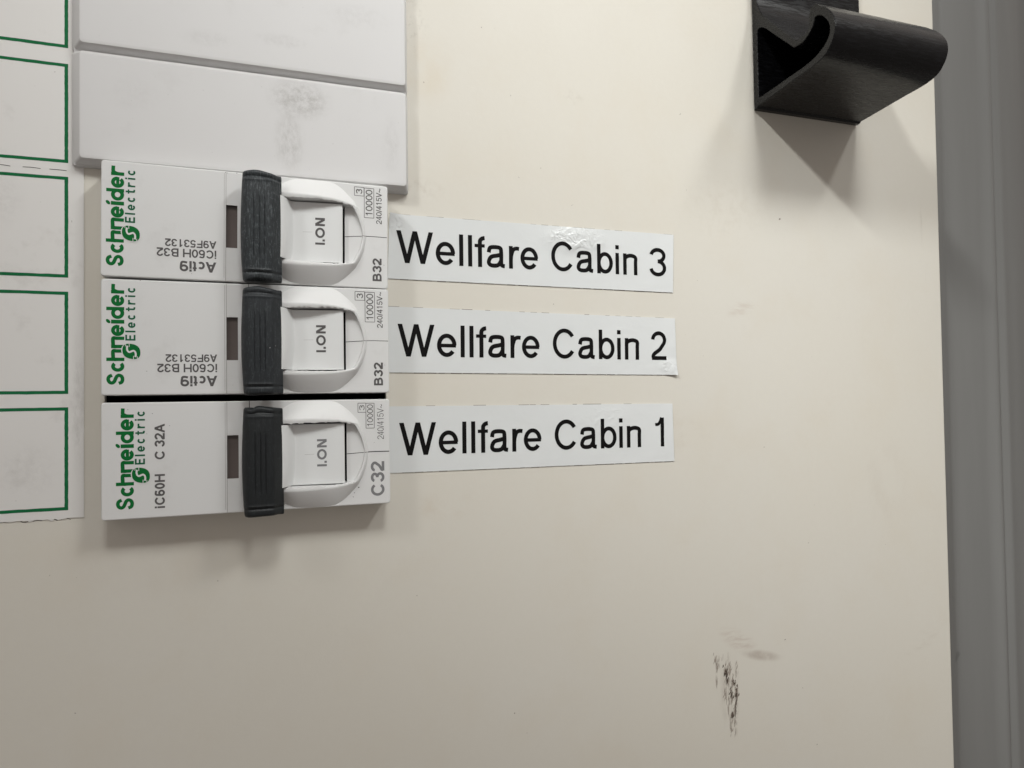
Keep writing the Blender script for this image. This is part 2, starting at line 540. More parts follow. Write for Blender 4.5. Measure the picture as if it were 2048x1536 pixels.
along_v = lambda u0, v0: (lambda s, t: (u0 - t, v0 + s))     # reads upwards, letters' tops to the left
upside = lambda u0, v0: (lambda s, t: (u0 - s, v0 - t))      # upside down
level = lambda u0, v0: (lambda s, t: (u0 + s, v0 + t))

# ------------------------------------------------------------------ the setting: painted sheet, box behind it, grey frame
def panel():
    t = 1.5
    hole = (-24.8, 21.05, -18.25, 112.0)
    U0, U1, V0, V1 = -120.0, 160.6, -190.0, 190.0
    us = [U0, hole[0], hole[1], U1 - 0.35]
    vs = [V0, hole[2], hole[3], V1]
    verts, faces = [], []
    idx = {}
    def vid(u, v, z):
        if (u, v, z) not in idx:
            idx[(u, v, z)] = len(verts)
            verts.append((u, v, z))
        return idx[(u, v, z)]
    for z in (0.0, -t):
        for i in range(3):
            for j in range(3):
                if i == 1 and j == 1:
                    continue
                faces.append((vid(us[i], vs[j], z), vid(us[i + 1], vs[j], z), vid(us[i + 1], vs[j + 1], z), vid(us[i], vs[j + 1], z)))
    a, b, c, d = hole
    for (p, q) in (((a, c), (b, c)), ((b, c), (b, d)), ((b, d), (a, d)), ((a, d), (a, c))):
        faces.append((vid(*p, 0.0), vid(*q, 0.0), vid(*q, -t), vid(*p, -t)))
    e = U1 - 0.35
    for z0, u0, z1, u1 in ((0.0, e, -0.1, U1 - 0.1), (-0.1, U1 - 0.1, -0.35, U1), (-0.35, U1, -t - 9, U1), (-t - 9, U1, -t - 9, e), (-t - 9, e, -t, e)):
        for j in range(3):
            faces.append((vid(u0, vs[j], z0), vid(u0, vs[j + 1], z0), vid(u1, vs[j + 1], z1), vid(u1, vs[j], z1)))
    return link('panel', mesh('panel', verts, faces), M['beige_paint'])
pan = panel()
tag(pan, 'beige painted metal cover panel with scuffs', kind='structure')

# chipped black scuff on the paint, lower right
def scuff(shade, z, c0, c1):
    rnd = random.Random(5)
    pr = Print(z)
    def flake(cx, cz, ln, wd, ang):
        ca, sa = math.cos(ang), math.sin(ang)
        top, bot = [], []
        n = 7
        for i in range(n + 1):
            t = i / n
            x = (t - .5) * ln
            e = math.sin(math.pi * min(max(t, .03), .97)) ** .8
            wob = rnd.uniform(-.25, .25) * wd
            top.append((x, wob + e * wd * rnd.uniform(.25, .7)))
            bot.append((x, wob - e * wd * rnd.uniform(.25, .7)))
        pr.poly([(cx + x * ca - y * sa, cz + x * sa + y * ca) for x, y in top + bot[::-1]])
    V = math.pi / 2
    dark = ((93.94, -59.6, 2.2, 1.0), (94.3, -61.4, 2.8, 1.0), (96.1, -62.6, 1.5, .9), (95.45, -65.1, 2.8, .7), (96.7, -64.6, 2.2, 1.1), (96.5, -67.1, 3.2, .6), (95.5, -69.7, 2.6, .9))
    pale = ((91.4, -56.4, 1.5, .6), (91.8, -58.3, 3.0, 1.0), (94.5, -68.1, 3.5, .5), (94.0, -65.3, 2.4, .8), (96.8, -59.8, 2.2, .6), (95.2, -72.7, 1.3, .7), (92.4, -57.0, 2.0, .3), (94.7, -57.0, 2.4, .15),
            (91.6, -61.5, 3, .4), (95.0, -59.4, 2.6, .9), (95.6, -62, 2, .8), (96.2, -69, 3, .6), (95.0, -71.5, 2.4, .5))
    if shade == 'pale':
        for (cx, cz, ln, wd) in pale + dark:
            for q in range(9):
                flake(cx + rnd.gauss(0, .28) * wd, cz + rnd.gauss(0, .28) * ln, ln * rnd.uniform(.3, .8), wd * rnd.uniform(.10, .38), V + rnd.gauss(-.12, .16))
        for i in range(70):
            t = rnd.random()
            flake(92.6 + 3.6 * min(1, t * 1.5) + rnd.gauss(0, 1.0 * (1.1 - t)), -56.5 - 17.5 * t, rnd.uniform(.3, 1.8), rnd.uniform(.03, .12), V + rnd.gauss(-.12, .15))
    else:
        for (cx, cz, ln, wd) in dark:
            for q in range(8):
                flake(cx + rnd.gauss(0, .24) * wd, cz + rnd.gauss(0, .26) * ln, ln * rnd.uniform(.2, .55), wd * rnd.uniform(.14, .42), V + rnd.gauss(-.2, .2))
    o = pr.build('paint_scuff', None, pan)
    m, k = new_mat('scuff_black', (0.05, 0.042, 0.036, 1), 0.7, 0.3)
    k.link(k.mix(k.noise(k.co, 700, 4), c0, c1), k.bsdf.inputs['Base Color'])
    o.data.materials.append(m)
    tag(o, kind='stuff')
scuff('pale', 0.003, (0.16, 0.13, 0.11, 1), (0.50, 0.45, 0.39, 1))
scuff('dark', 0.030, (0.022, 0.016, 0.012, 1), (0.16, 0.125, 0.10, 1))

def enclosure():
    u0, u1, v0, v1, z0, z1 = -119.0, 150.0, -188.0, 188.0, -1.6, -70.0
    verts = [(u, v, z) for z in (z0, z1) for v in (v0, v1) for u in (u0, u1)]
    faces = [(4, 5, 7, 6), (0, 1, 5, 4), (2, 3, 7, 6), (0, 2, 6, 4), (1, 3, 7, 5)]
    o = link('enclosure_box', mesh('enclosure_box', verts, faces), M['dark_void'])
    tag(o, 'dark inside of the distribution board', kind='structure')
enclosure()

def frame():
    # folded grey steel upright: its section across u, then run up v
    sec = [(148, -11.0), (174.5, -11.0), (175.6, -11.05), (176.4, -11.5), (177.2, -11.75), (178.0, -11.55), (179.2, -11.3), (190.0, -11.3), (192.0, -11.15), (193.2, -10.5), (194.2, -10.25), (195.2, -10.6), (196.2, -11.5),
           (197.2, -11.4), (198.2, -10.9), (199.4, -10.9), (200.4, -11.4), (203, -11.7), (206, -12.4), (212, -14.5), (222, -20), (245, -22), (245, -60), (148, -60)]
    rings = [[(u, v, z) for u, z in sec] for v in (-260, -130, 0, 130, 260)]
    vs, fs = loft(rings)
    o = link('cabinet_frame', mesh('cabinet_frame', vs, fs, 35), M['grey_paint'])
    tag(o, 'grey painted steel frame behind the panel edge', kind='structure')
frame()

# ------------------------------------------------------------------ blanking strip
def blanking():
    root = empty('blanking_strip', (0, 75, 0))
    tag(root, 'white blanking strip of smooth sloped-edge cover plates above the top circuit breaker', 'blanking strip')
    uL, uR = -29.3, 25.5
    T = 2.4
    def seg(v0, v1, low_z):
        # outer ring at the back, bevel, front
        g = 1.0
        bl, br, bt, bb = 1.5, 0.75, 0.45, 0.95
        r = 0.35
        def rect(a, b, c, d, z, r):
            out = []
            for (x, y, a0) in ((b - r, d - r, 0), (a + r, d - r, 90), (a + r, c + r, 180), (b - r, c + r, 270)):
                for i in range(5):
                    t = math.radians(a0 + 22.5 * i)
                    out.append((x + r * math.cos(t), y + r * math.sin(t), z))
            return out
        rings = [rect(uL, uR, v0, v1, 0.02, .5), rect(uL, uR, v0, v1, 0.35, .5),
                 rect(uL + .12, uR - .06, v0 + .08, v1 - .04, .55, .5),
                 rect(uL + bl * .88, uR - br * .85, v0 + bb * .85, v1 - bt * .8, T - .22, .6),
                 rect(uL + bl, uR - br, v0 + bb, v1 - bt, T - .05, .6),
                 rect(uL + bl + .3, uR - br - .3, v0 + bb + .3, v1 - bt - .3, T, .6),
                 rect(uL + bl + .6, uR - br - .6, v0 + bb + .6, v1 - bt - .6, T, .6)]
        vs, fs = loft(rings)
        n = len(rings[0])
        fs.append(tuple(range((len(rings) - 1) * n, len(rings) * n)))
        vs = [(a, b - 75, c) for a, b, c in vs]
        return mesh('blank_plate', vs, fs, 28)
    for v0, v1 in ((38.85, 57.55), (57.6, 76.0), (76.05, 94.5)):
        link('blank_plate', seg(v0, v1, .8), M['blank_white'], root)
    # web that joins the plates at the bottom of the groove
    web = [(-28.9, -36.0, .02), (25.2, -36.0, .02), (25.2, 19.3, .02), (-28.9, 19.3, .02)]
    web += [(a, b, 0.9) for a, b, c in web]
    fs = [(4, 5, 6, 7), (0, 1, 5, 4), (1, 2, 6, 5), (2, 3, 7, 6), (3, 0, 4, 7)]
    link('joining_web', mesh('joining_web', web, fs), M['blank_white'], root)
blanking()

# ------------------------------------------------------------------ printed card with green boxes
def card():
    root = empty('marking_card', (-45, 25, 0))
    tag(root, 'white paper marking card with green outlined boxes left of the breakers', 'marking card')
    ou, ov = -45, 25
    rnd = random.Random(3)
    edge = []
    u = -75.0
    while u < -30.3:
        j = rnd.uniform(-.10, .10) + (0.28 if rnd.random() < .12 else 0) - (0.25 if rnd.random() < .1 else 0)
        edge.append((u, -17.85 + j))
        u += rnd.uniform(.35, .8)
    edge += [(-29.9, -17.78), (-27.7, -17.85)]
    outline = edge + [(-27.66, 118), (-75, 118)]
    n = len(outline)
    vs = [(a - ou, b - ov, 0.02) for a, b in outline] + [(a - ou, b - ov, 0.16) for a, b in outline]
    fs = [tuple(range(n, 2 * n))] + [(i, (i + 1) % n, n + (i + 1) % n, n + i) for i in range(n)]
    link('paper_sheet', mesh('paper_sheet', vs, fs), M['card'], root)
    for (b, t) in ((58.15, 74.2), (39.35, 55.55), (20.75, 37.1), (2.02, 18.48), (-16.56, -.12)):
        pr = Print(0.165)
        k = 0.52
        L, R = -68.0, -29.88
        for (p, q) in (((L, b), (R, b + k)), ((L, t - k), (R, t)), ((R - k, b), (R, t)), ((L, b), (L + k, t))):
            nseg = 40
            vert = (q[1] - p[1]) > (q[0] - p[0])
            up_, dn = [], []
            for i in range(nseg + 1):
                f = i / nseg
                e = rnd.gauss(0, .012)
                if vert:
                    y = p[1] + (q[1] - p[1]) * f
                    up_.append((q[0] + (e if 0 < i < nseg else 0), y)); dn.append((p[0] + (rnd.gauss(0, .012) if 0 < i < nseg else 0), y))
                else:
                    x = p[0] + (q[0] - p[0]) * f
                    up_.append((x, q[1] + (e if 0 < i < nseg else 0))); dn.append((x, p[1] + (rnd.gauss(0, .012) if 0 < i < nseg else 0)))
            bidx = len(pr.v)
            z = pr.z + .0025 * (pr.k % 9); pr.k += 1
            for a, c in zip(up_, dn):
                pr.v += [(a[0] - ou, a[1] - ov, z), (c[0] - ou, c[1] - ov, z)]
            for i in range(nseg):
                pr.f.append((bidx + 2 * i, bidx + 2 * i + 1, bidx + 2 * i + 3, bidx + 2 * i + 2))
        pr.build('green_box', M['green_ink'], root)
    pr = Print(0.165)
    for a, b in ((-64, -61.6), (-60, -57.7), (-56, -53.8), (-52, -49.8), (-48, -45.8), (-44, -41.8), (-40.2, -37.8), (-36.15, -34.9 + 1.2), (-33.08 + .6, -30.1)):
        m_ = (a + b) / 2
        pr.ribbon(catmull([(a - ou, 38.14 - ov), (m_ - ou, 38.17 + rnd.gauss(0, .03) - ov), (b - ou, 38.10 - ov)], 5), .09)
    pr.build('tear_line', M['speck'], root)
    pr = Print(0.03)
    for i in range(9):                      # ragged fibres of the torn lower edge
        a = -47 + 2.05 * i + rnd.uniform(-.5, .5)
        pr.ribbon(catmull([(a - ou, -17.95 - ov + rnd.gauss(0, .06)), (a + .5 - ou, -18.0 + rnd.gauss(0, .12) - ov), (a + 1.3 - ou, -17.98 + rnd.gauss(0, .06) - ov)], 4), rnd.uniform(.05, .12))
    pr.build('torn_edge', M['speck'], root)
card()

# ------------------------------------------------------------------ circuit breakers
HW = 9.22          # half the module height
UL, UR = -22.55, 22.6

def sym(upper):
    """upper half of a curve from the left to v = 0 -> closed curve"""
    return upper + [(u, -v) for u, v in upper[::-1][1:]]

BASE = [(2.2, 6.3), (3.4, 7.2), (4.75, 8.05), (5.7, 8.62), (6.8, 8.97), (8.4, 9.06), (10.6, 9.06), (12.7, 8.98), (14.0, 8.45), (15.05, 7.65), (16.0, 6.75), (16.9, 5.75), (17.55, 4.65), (18.1, 3.4), (18.5, 1.9), (18.68, .8), (18.76, 0)]
CR1 = [(2.2, 5.9), (3.4, 5.95), (4.75, 6.02), (5.7, 6.04), (6.8, 6.05), (8.4, 6.05), (10.6, 5.98), (12.7, 5.86), (14.0, 5.70), (15.05, 5.52), (16.0, 5.30), (16.78, 5.02), (17.35, 4.0), (17.85, 2.8), (18.22, 1.55), (18.38, .7), (18.46, 0)]
CR2 = [(2.2, 5.25), (3.4, 5.28), (4.75, 5.30), (5.7, 5.34), (6.8, 5.38), (8.4, 5.42), (10.6, 5.46), (12.7, 5.46), (14.0, 5.35), (15.05, 5.20), (16.0, 5.02), (16.45, 4.80), (17.05, 3.8), (17.55, 2.65), (17.92, 1.45), (18.08, .65), (18.16, 0)]
BOT = [(2.2, 5.2), (3.4, 5.22), (4.75, 5.25), (5.7, 5.28), (6.8, 5.3), (8.4, 5.33), (10.6, 5.33), (12.7, 5.30), (14.0, 5.24), (15.05, 5.12), (15.95, 4.98), (16.38, 4.74), (16.97, 3.76), (17.47, 2.62), (17.84, 1.42), (18.00, .64), (18.08, 0)]
def zc(u):
    t = max(0, min(1, (u - 5.0) / 13.6))
    return 1.90 * (1 - t ** 2.1) ** .75 + .08
def zfloor(u):
    return -.50 + (u - 15.12) / 3.0 * .58
def surround_mesh(rnd, ragged):
    n = 5
    rb = catmull(BASE, n); r1 = catmull(CR1, n); r2 = catmull(CR2, n); r3 = catmull(BOT, n)
    full = [sym(r) for r in (rb, r1, r2, r3)]
    N = len(full[0])
    rings = []
    k1 = [zc(p[0]) for p in full[1]]
    k2 = [zc(p[0]) * 0.97 for p in full[2]]
    jag = [rnd.gauss(0, .06) * ragged * (1 if 8 < (i if i < N / 2 else N - i) < 52 else .15) for i in range(N)]
    base = [(p[0], p[1], 0.0) for p in full[0]]
    mid = []
    for i in range(N):
        a, b = full[0][i], full[1][i]
        mid.append([(a[0] + (b[0] - a[0]) * f, a[1] + (b[1] - a[1]) * f, k1[i] * g) for f, g in ((.05, .07), (.35, .40), (.7, .76), (.95, .965))])
    rings.append(base)
    for q in range(4):
        rings.append([mid[i][q] for i in range(N)])
    rings.append([(p[0], p[1], k1[i]) for i, p in enumerate(full[1])])
    rings.append([((p[0] + q[0]) / 2, (p[1] + q[1]) / 2, (k1[i] + k2[i]) / 2 + .03) for i, (p, q) in enumerate(zip(full[1], full[2]))])
    rings.append([(p[0], p[1] + jag[i], k2[i] - .03) for i, p in enumerate(full[2])])
    rings.append([(p[0] + (q[0] - p[0]) * .12, p[1] + (q[1] - p[1]) * .12 + jag[i], k2[i] - .16) for i, (p, q) in enumerate(zip(full[2], full[3]))])
    zb = [-.9 if p[0] < 14.9 else zfloor(p[0]) - .01 for p in full[3]]
    for f in (.55, 1.0):
        rings.append([(p[0] + (q[0] - p[0]) * f, p[1] + (q[1] - p[1]) * f, (k2[i] - .16) * (1 - f) + zb[i] * f) for i, (p, q) in enumerate(zip(full[2], full[3]))])
    rings.append([(p[0], p[1], -3.2) for p in full[3]])
    vs, fs = loft(rings, closed=False)
    # sloping floor between the slot and the ridge
    edge = [p for p in full[3] if p[0] > 15.1]
    fl = [(15.12, edge[0][1])] + edge + [(15.12, edge[-1][1])]
    b = len(vs)
    vs += [(u, v, zfloor(u)) for u, v in fl]
    half = len(fl) // 2
    for i in range(half):
        fs.append((b + i, b + i + 1, b + len(fl) - 2 - i, b + len(fl) - 1 - i))
    return mesh('toggle_surround', vs, fs, 32), full

def rrect(a, b, c, d, r, n=4):
    out = []
    for (x, y, a0) in ((b - r, d - r, 0), (a + r, d - r, 90), (a + r, c + r, 180), (b - r, c + r, 270)):
        for i in range(n + 1):
            t = math.radians(a0 + 90 / n * i)
            out.append((x + r * math.cos(t), y + r * math.sin(t)))
    return out

WIN = (-4.25, -2.48, -3.57, 3.57)
def case_mesh(base_curve):
    def ring(ins, z):
        return [(u, v, z) for u, v in rrect(UL + ins, UR - ins, -HW + ins, HW - ins, .45)]
    rings = [ring(0, -32), ring(0, -.22), ring(.03, -.10), ring(.10, -.025), ring(.2, 0)]
    vs, fs = loft(rings)
    n = len(rings[0])
    front = [Vector((p[0], p[1], 0)) for p in rings[-1]]
    hole = [Vector((u, v, 0)) for u, v in base_curve]
    win = [Vector((u, v, 0)) for u, v in ((WIN[0], WIN[2]), (WIN[1], WIN[2]), (WIN[1], WIN[3]), (WIN[0], WIN[3]))]
    tri = tessellate_polygon([front, hole[::-1], win[::-1]])
    order = list(range(len(rings) * n - n, len(rings) * n))
    b = len(vs)
    vs += [(p.x, p.y, 0.0) for p in hole[::-1]] + [(p.x, p.y, 0.0) for p in win[::-1]]
    order += list(range(b, len(vs)))
    fs += [tuple(order[i] for i in t) for t in tri]
    return mesh('case', vs, fs)

def toggle_mesh():
    prof = [(.4, 3.3), (4.35, 3.3), (4.75, 2.9), (5.3, 1.9), (5.85, .80), (6.1, .32), (6.25, .14), (6.5, .07), (8, .17), (9.5, .32), (11, .46), (12.5, .60), (14.0, .72), (14.45, .72), (14.62, .60), (14.68, .40), (14.68, -3.0)]
    rings = []
    for j in range(13):
        f = -1 + 2 * j / 12
        v = -5.18 + (f + 1) / 2 * 10.28
        row = []
        for u, z in prof:
            if 4.5 < u < 7.5:
                u += .42 * (1 - f * f) - .15
            row.append((u, v, z))
        rings.append(row)
    vs, fs = loft(rings, closed=False)
    n = len(prof)
    # side walls
    for j, s in ((0, 1), (12, -1)):
        b = len(vs)
        vs += [(p[0], p[1], -3.0) for p in rings[j]]
        for i in range(n - 1):
            fs.append((j * n + i, j * n + i + 1, b + i + 1, b + i))
    return mesh('toggle', vs, fs, 40)

def bar_mesh(seed, v0, v1, notch, worn):
    rnd = random.Random(seed)
    def sec(v):
        f = (v - v0) / (v1 - v0)                  # 0 bottom .. 1 top
        bul = math.sin(math.pi * min(1, max(0, f))) ** .7
        l = -1.45 - .42 * bul - .25 * max(0, f - .75) * 4 * .3
        r = 4.55 - .12 * (f - .3)
        top = 4.55 + .45 * bul
        grip = 1.0 if .26 < f < .74 else max(0, 1 - abs((.26 - f) if f < .5 else (f - .74)) / .06)
        pts = [(l + .35, 2.0), (l + .05, 2.8), (l, 3.5), (l + .18, 4.0), (-1.05, top - .22), (-.75, top - .06), (-.35, top)]
        for gx in (.24, 1.08, 1.86):
            pts += [(gx - .26, top + .02 - .05 * grip), (gx - .12, top + .01 - .07 * grip), (gx, top + .03 + .10 * grip), (gx + .10, top + .03 + .03 * grip), (gx + .24, top + .02 - .05 * grip)]
        pts += [(2.6, top - .02), (2.95, top - .12), (3.15, top - .32), (3.7, top - .95), (4.3, top - 1.62), (r - .04, 3.0), (r, 2.6), (r - .15, 2.0)]
        return pts
    NV = 110
    rings = []
    for j in range(NV + 1):
        f = j / NV
        v = v0 + (v1 - v0) * f
        s = sec(v)
        d = 0.0
        for gv, dep, wd in ((v0 + 1.30, .22, .20), (v0 + 1.75, -.10, .16), (v1 - 1.0, .24, .22), (v1 - 1.5, -.10, .18)):
            d += dep * math.exp(-((v - gv) / wd) ** 2)
        e = min(1, (v - v0) / .5, (v1 - v) / .4)
        rd = .55 * (1 - math.sqrt(max(0, 1 - (1 - e) ** 2))) if e < 1 else 0
        row = []
        for i, (u, z) in enumerate(s):
            zz = z - d * (1 if z > 3.2 else .6) - rd * (1 if z > 3 else 0) + rnd.gauss(0, .006)
            uu = u + (.3 * rd if u < 0 else -.15 * rd)
            t = max(0, (f - .90) / .10)
            vv = v + t * (.30 * math.exp(-((u - .6) / 1.6) ** 2) - .18 * max(0, u - 1.5) / 3 - notch * math.exp(-((u + .3) / .55) ** 2))
            tb = max(0, (.10 - f) / .10)
            vv += tb * (worn * (.30 * math.exp(-((u - .9) / 1.0) ** 2)) + .08 * (u - 1.5) / 3)
            row.append((uu, vv, zz))
        rings.append(row)
    vs, fs = loft(rings)
    n = len(rings[0])
    fs.append(tuple(range(n)))
    fs.append(tuple(range(NV * n, NV * n + n)))
    return mesh('toggle_bar', vs, fs, 38)

def wordmark(root, u_base, v0):
    """green two-line brand print, reading upwards"""
    k = 0.02
    fn = along_v(u_base, v0)
    pr = Print(.012)
    H, w = 2.52, .54
    X = .735 * H
    lay = (('S', 0, 1.88), ('c', 2.11, 3.73), ('h', 3.80, 5.66), ('n', 5.83, 7.68), ('e', 7.75, 9.56), ('i', 9.72, 10.35), ('d', 10.46, 12.37), ('e', 12.51, 14.30), ('r', 14.49, 16.0))
    for ch, a, b in lay:
        if ch == 'i':
            f2 = lambda x, y: fn(a + x, y)
            pr.poly([fn(a + .02, 0), fn(b - .02, 0), fn(b - .02, X), fn(a + .02, X)])
            ring = ell(0, 0, .37, .31, 0, 360, 16)[:-1]
            pr.poly([fn((a + b) / 2 + .06 + p * .9 + q * .25, H - .26 + q + p * .2) for p, q in ring])
        else:
            pr.char(ch, b - a, H, w * (.97 if ch in 'SC' else 1), lambda x, y, a=a: fn(a + x, y))
    pr.build('brand_print', M['logo_green'], root)
    # second line
    pr = Print(.012)
    f3 = along_v(u_base + 1.58, v0)
    s0 = 7.06
    for ch, a, b in (('E', 0, .92), ('l', 1.32, 1.57), ('e', 2.02, 2.94), ('c', 3.34, 4.15), ('t', 4.65, 5.33), ('r', 5.74, 6.48), ('i', 6.95, 7.21), ('c', 7.65, 8.49)):
        pr.char(ch, b - a, 1.45, .265, lambda x, y, a=a: f3(s0 + a + x, y))
    pr.build('brand_print', M['electric_green'], root)
    # emblem: white halo, slanted green oval, white S with speed lines
    cx, cy = 5.34, -1.00
    f4 = lambda x, y: fn(cx + x + .16 * y, cy + y)
    pr = Print(.040)
    pr.poly([f4(x, y) for x, y in ell(0, 0, 1.36, 1.44, 0, 360, 30)[:-1]])
    pr.build('emblem_halo', M['breaker_white'], root)
    pr = Print(.052)
    sup = []
    for i in range(32):
        t = math.radians(i * 11.25)
        c_, s_ = math.cos(t), math.sin(t)
        sup.append((1.20 * math.copysign(abs(c_) ** .82, c_), 1.28 * math.copysign(abs(s_) ** .82, s_)))
    pr.poly([f4(x, y) for x, y in sup])
    pr.build('emblem', M['logo_green'], root)
    pr = Print(.066)
    pr.ribbon(catmull([(.80, .56), (.40, .62), (.02, .54), (-.16, .32), (-.06, .10), (.08, -.12), (.16, -.34), (-.02, -.55), (-.40, -.62), (-.80, -.56)], 6), .27, f4)
    for s in (1, -1):
        for y, L in ((.84, .62), (.30, .5)):
            pr.poly([f4(s * (.66), s * y - .045), f4(s * (1.30), s * y - .045), f4(s * 1.30, s * y + .045), f4(s * .66, s * y + .045)])
    pr.build('emblem_stripes', M['breaker_white'], root)

def dots(pts, root):
    pr = Print(.02)
    for (u, v, r) in pts:
        z = zc(u) if False else 0
        pr.poly([(u + a * (1 + .3 * math.sin(7 * u + i)), v + b) for i, (a, b) in enumerate(ell(0, 0, r, r * .8, 0, 360, 8)[:-1])])
    pr.build('dirt_specks', M['speck'], root)['kind'] = 'stuff'

_rs = random.Random(11)
SUR, CURVES = surround_mesh(_rs, .6)
CASE = case_mesh(CURVES[0])
TOG = toggle_mesh()
for q, nm in ((CASE, 'breaker_white'), (SUR, 'breaker_white'), (TOG, 'toggle_white')):
    q.materials.append(M[nm])
BAR_MATS = (bar_mat('bar_worn', (0.028, 0.032, 0.035, 1), .75, 1.0), bar_mat('bar_mid', (0.023, 0.026, 0.029, 1), .30, 2.3), bar_mat('bar_dark', (0.016, 0.018, 0.0195, 1), .10, 3.7))

def breaker(uc, vc, rot, label, spec):
    root = empty('circuit_breaker', (uc, vc, 5.0), rot)
    tag(root, label, 'circuit breaker', 'circuit breakers in the column')
    link('case', CASE, None, root)
    sur = link('toggle_surround', surround_mesh(random.Random(spec['seed']), spec['ragged'])[0], M['breaker_white'], root)
    # dark floor of the toggle slot
    slot = [(2.0, -5.4, -2.6), (15.4, -5.4, -2.6), (15.4, 5.4, -2.6), (2.0, 5.4, -2.6), (15.10, -5.1, -.6), (15.10, 5.1, -.6), (15.10, 5.1, -2.6), (15.10, -5.1, -2.6)]
    link('slot_floor', mesh('slot_floor', slot, [(0, 1, 2, 3), (4, 5, 6, 7)]), M['dark_void'], root)
    tg = link('toggle', TOG, None, root)
    b0, b1 = spec['bar']
    bar = link('toggle_bar', bar_mesh(spec['seed'], b0, b1, spec['notch'], spec['worn']), BAR_MATS[spec['i']], root)
    # indicator window a little below the face, with its side walls
    a, b, c, d = WIN
    vs = [(a, c, -.55), (b, c, -.55), (b, d, -.55), (a, d, -.55), (a, c, 0), (b, c, 0), (b, d, 0), (a, d, 0)]
    link('indicator_window', mesh('indicator_window', vs, [(0, 1, 2, 3), (0, 1, 5, 4), (1, 2, 6, 5), (2, 3, 7, 6), (3, 0, 4, 7)]), M['indicator'], root)
    # seams
    pr = Print(.006)
    pr.ribbon([(18.7, -.03), (20, -.0), (22.45, spec['sv'])], spec['sw'])
    pr.poly([(15.14, -.20, -.48), (18.05, -.03, .09), (18.05, -.11, .09), (15.14, -.30, -.48)])
    pr.poly([(18.08, -.02, zc(18.1) + .05), (18.75, 0, .06), (18.75, -.06, .06), (18.08, -.10, zc(18.1) + .05)])
    pr.ribbon([(-.77, 7.4), (-.77, 9.2)], .10)
    pr.build('seam', M['seam_dark'], root)
    pr = Print(.006)
    pr.ribbon([(-4.26, -9.1), (-4.25, 0), (-4.25, 9.1)], .07)
    pr.ribbon([(-4.52, -8.6), (-4.52, 8.9)], .05)
    pr.build('seam', M['seam_faint'], root)
    # print
    wordmark(root, *spec['mark'])
    ink = M['grey_ink']
    pr = Print(.012)
    if spec['qr']:
        pr.text('Acti9', 5.5, 1.72, .345, upside(-5.70, -6.16))
        pr.text('iC60H B32', 8.87, 1.38, .245, upside(-5.70, -4.20))
        pr.text('A9F53132', 7.66, 1.25, .225, upside(-5.70, -2.66))
    else:
        fn = along_v(-13.52, -7.75)
        for ch, a, e in (('i', 0, .34), ('C', .53, 1.82), ('6', 1.95, 2.95), ('0', 3.08, 4.04), ('H', 4.19, 5.44), ('C', 7.80, 9.18), ('3', 9.80, 10.86), ('2', 10.96, 12.0), ('A', 12.06, 13.5)):
            pr.char(ch, e - a, 1.48, .30, lambda x, y, a=a: fn(a + x, y))
    pr.build('product_print', ink, root)
    pr = Print(.012)
    thin = spec['thin']
    bx = spec['box']
    for (a, b, c, d) in bx:
        for (p, q) in (((a, c), (b, c)), ((b, c), (b, d)), ((b, d), (a, d)), ((a, d), (a, c))):
            pr.ribbon([p, q], .09)
    (a, b, c, d), (a2, b2, c2, d2) = bx
    pr.char('3', (d - c) * .56, (b - a) * .66, thin, (lambda x, y: along_v(b - (b - a) * .17, c + (d - c) * .22)(x, y)))
    pr.text('10000', (d2 - c2) * .90, (b2 - a2) * .72, thin, along_v(b2 - (b2 - a2) * .14, c2 + (d2 - c2) * .05))
    t0, t1 = spec['volt']
    pr.text('240/415V~', t1 - t0, 1.0 if spec['qr'] else 1.14, thin * .82, along_v(21.52, t0))
    pr.build('rating_print', ink, root)
    pr = Print(.012)
    (ua, va, ln, hh, ww) = spec['curve']
    pr.text(spec['code'], ln, hh, ww, along_v(ua, va))
    pr.build('curve_print', ink if spec['qr'] else M['light_grey_ink'], root)
    pr = Print(.0)
    on = along_v(11.65, -2.18)
    pr.char('I', .40, 1.60, .36, on)
    pr.char('.', .40, 1.60, .36, lambda x, y: on(.58 + x, y))
    pr.char('O', 1.80, 1.60, .36, lambda x, y: on(1.18 + x, y))
    pr.char('N', 1.42, 1.60, .36, lambda x, y: on(3.26 + x, y))
    o = pr.build('position_print', ink if spec['qr'] else M['light_grey_ink'], tg)
    for v in o.data.vertices:               # sits on the gently hollow toggle face
        u = v.co.x / MM
        z = .32 + .14 * (u - 9.5) / 1.5 if u < 11 else .46 + .14 * (u - 11) / 1.5
        v.co.y -= (z + .018) * MM
    pr = Print(.0)
    pr.ribbon([(8.0, -.06), (9.6, -.03)], .035)
    o = pr.build('mould_line', M['seam_faint'], tg)
    for v in o.data.vertices:
        v.co.y -= (.17 + .10 * (v.co.x / MM - 8) + .012) * MM
    dots(spec['dots'], root)
    return root

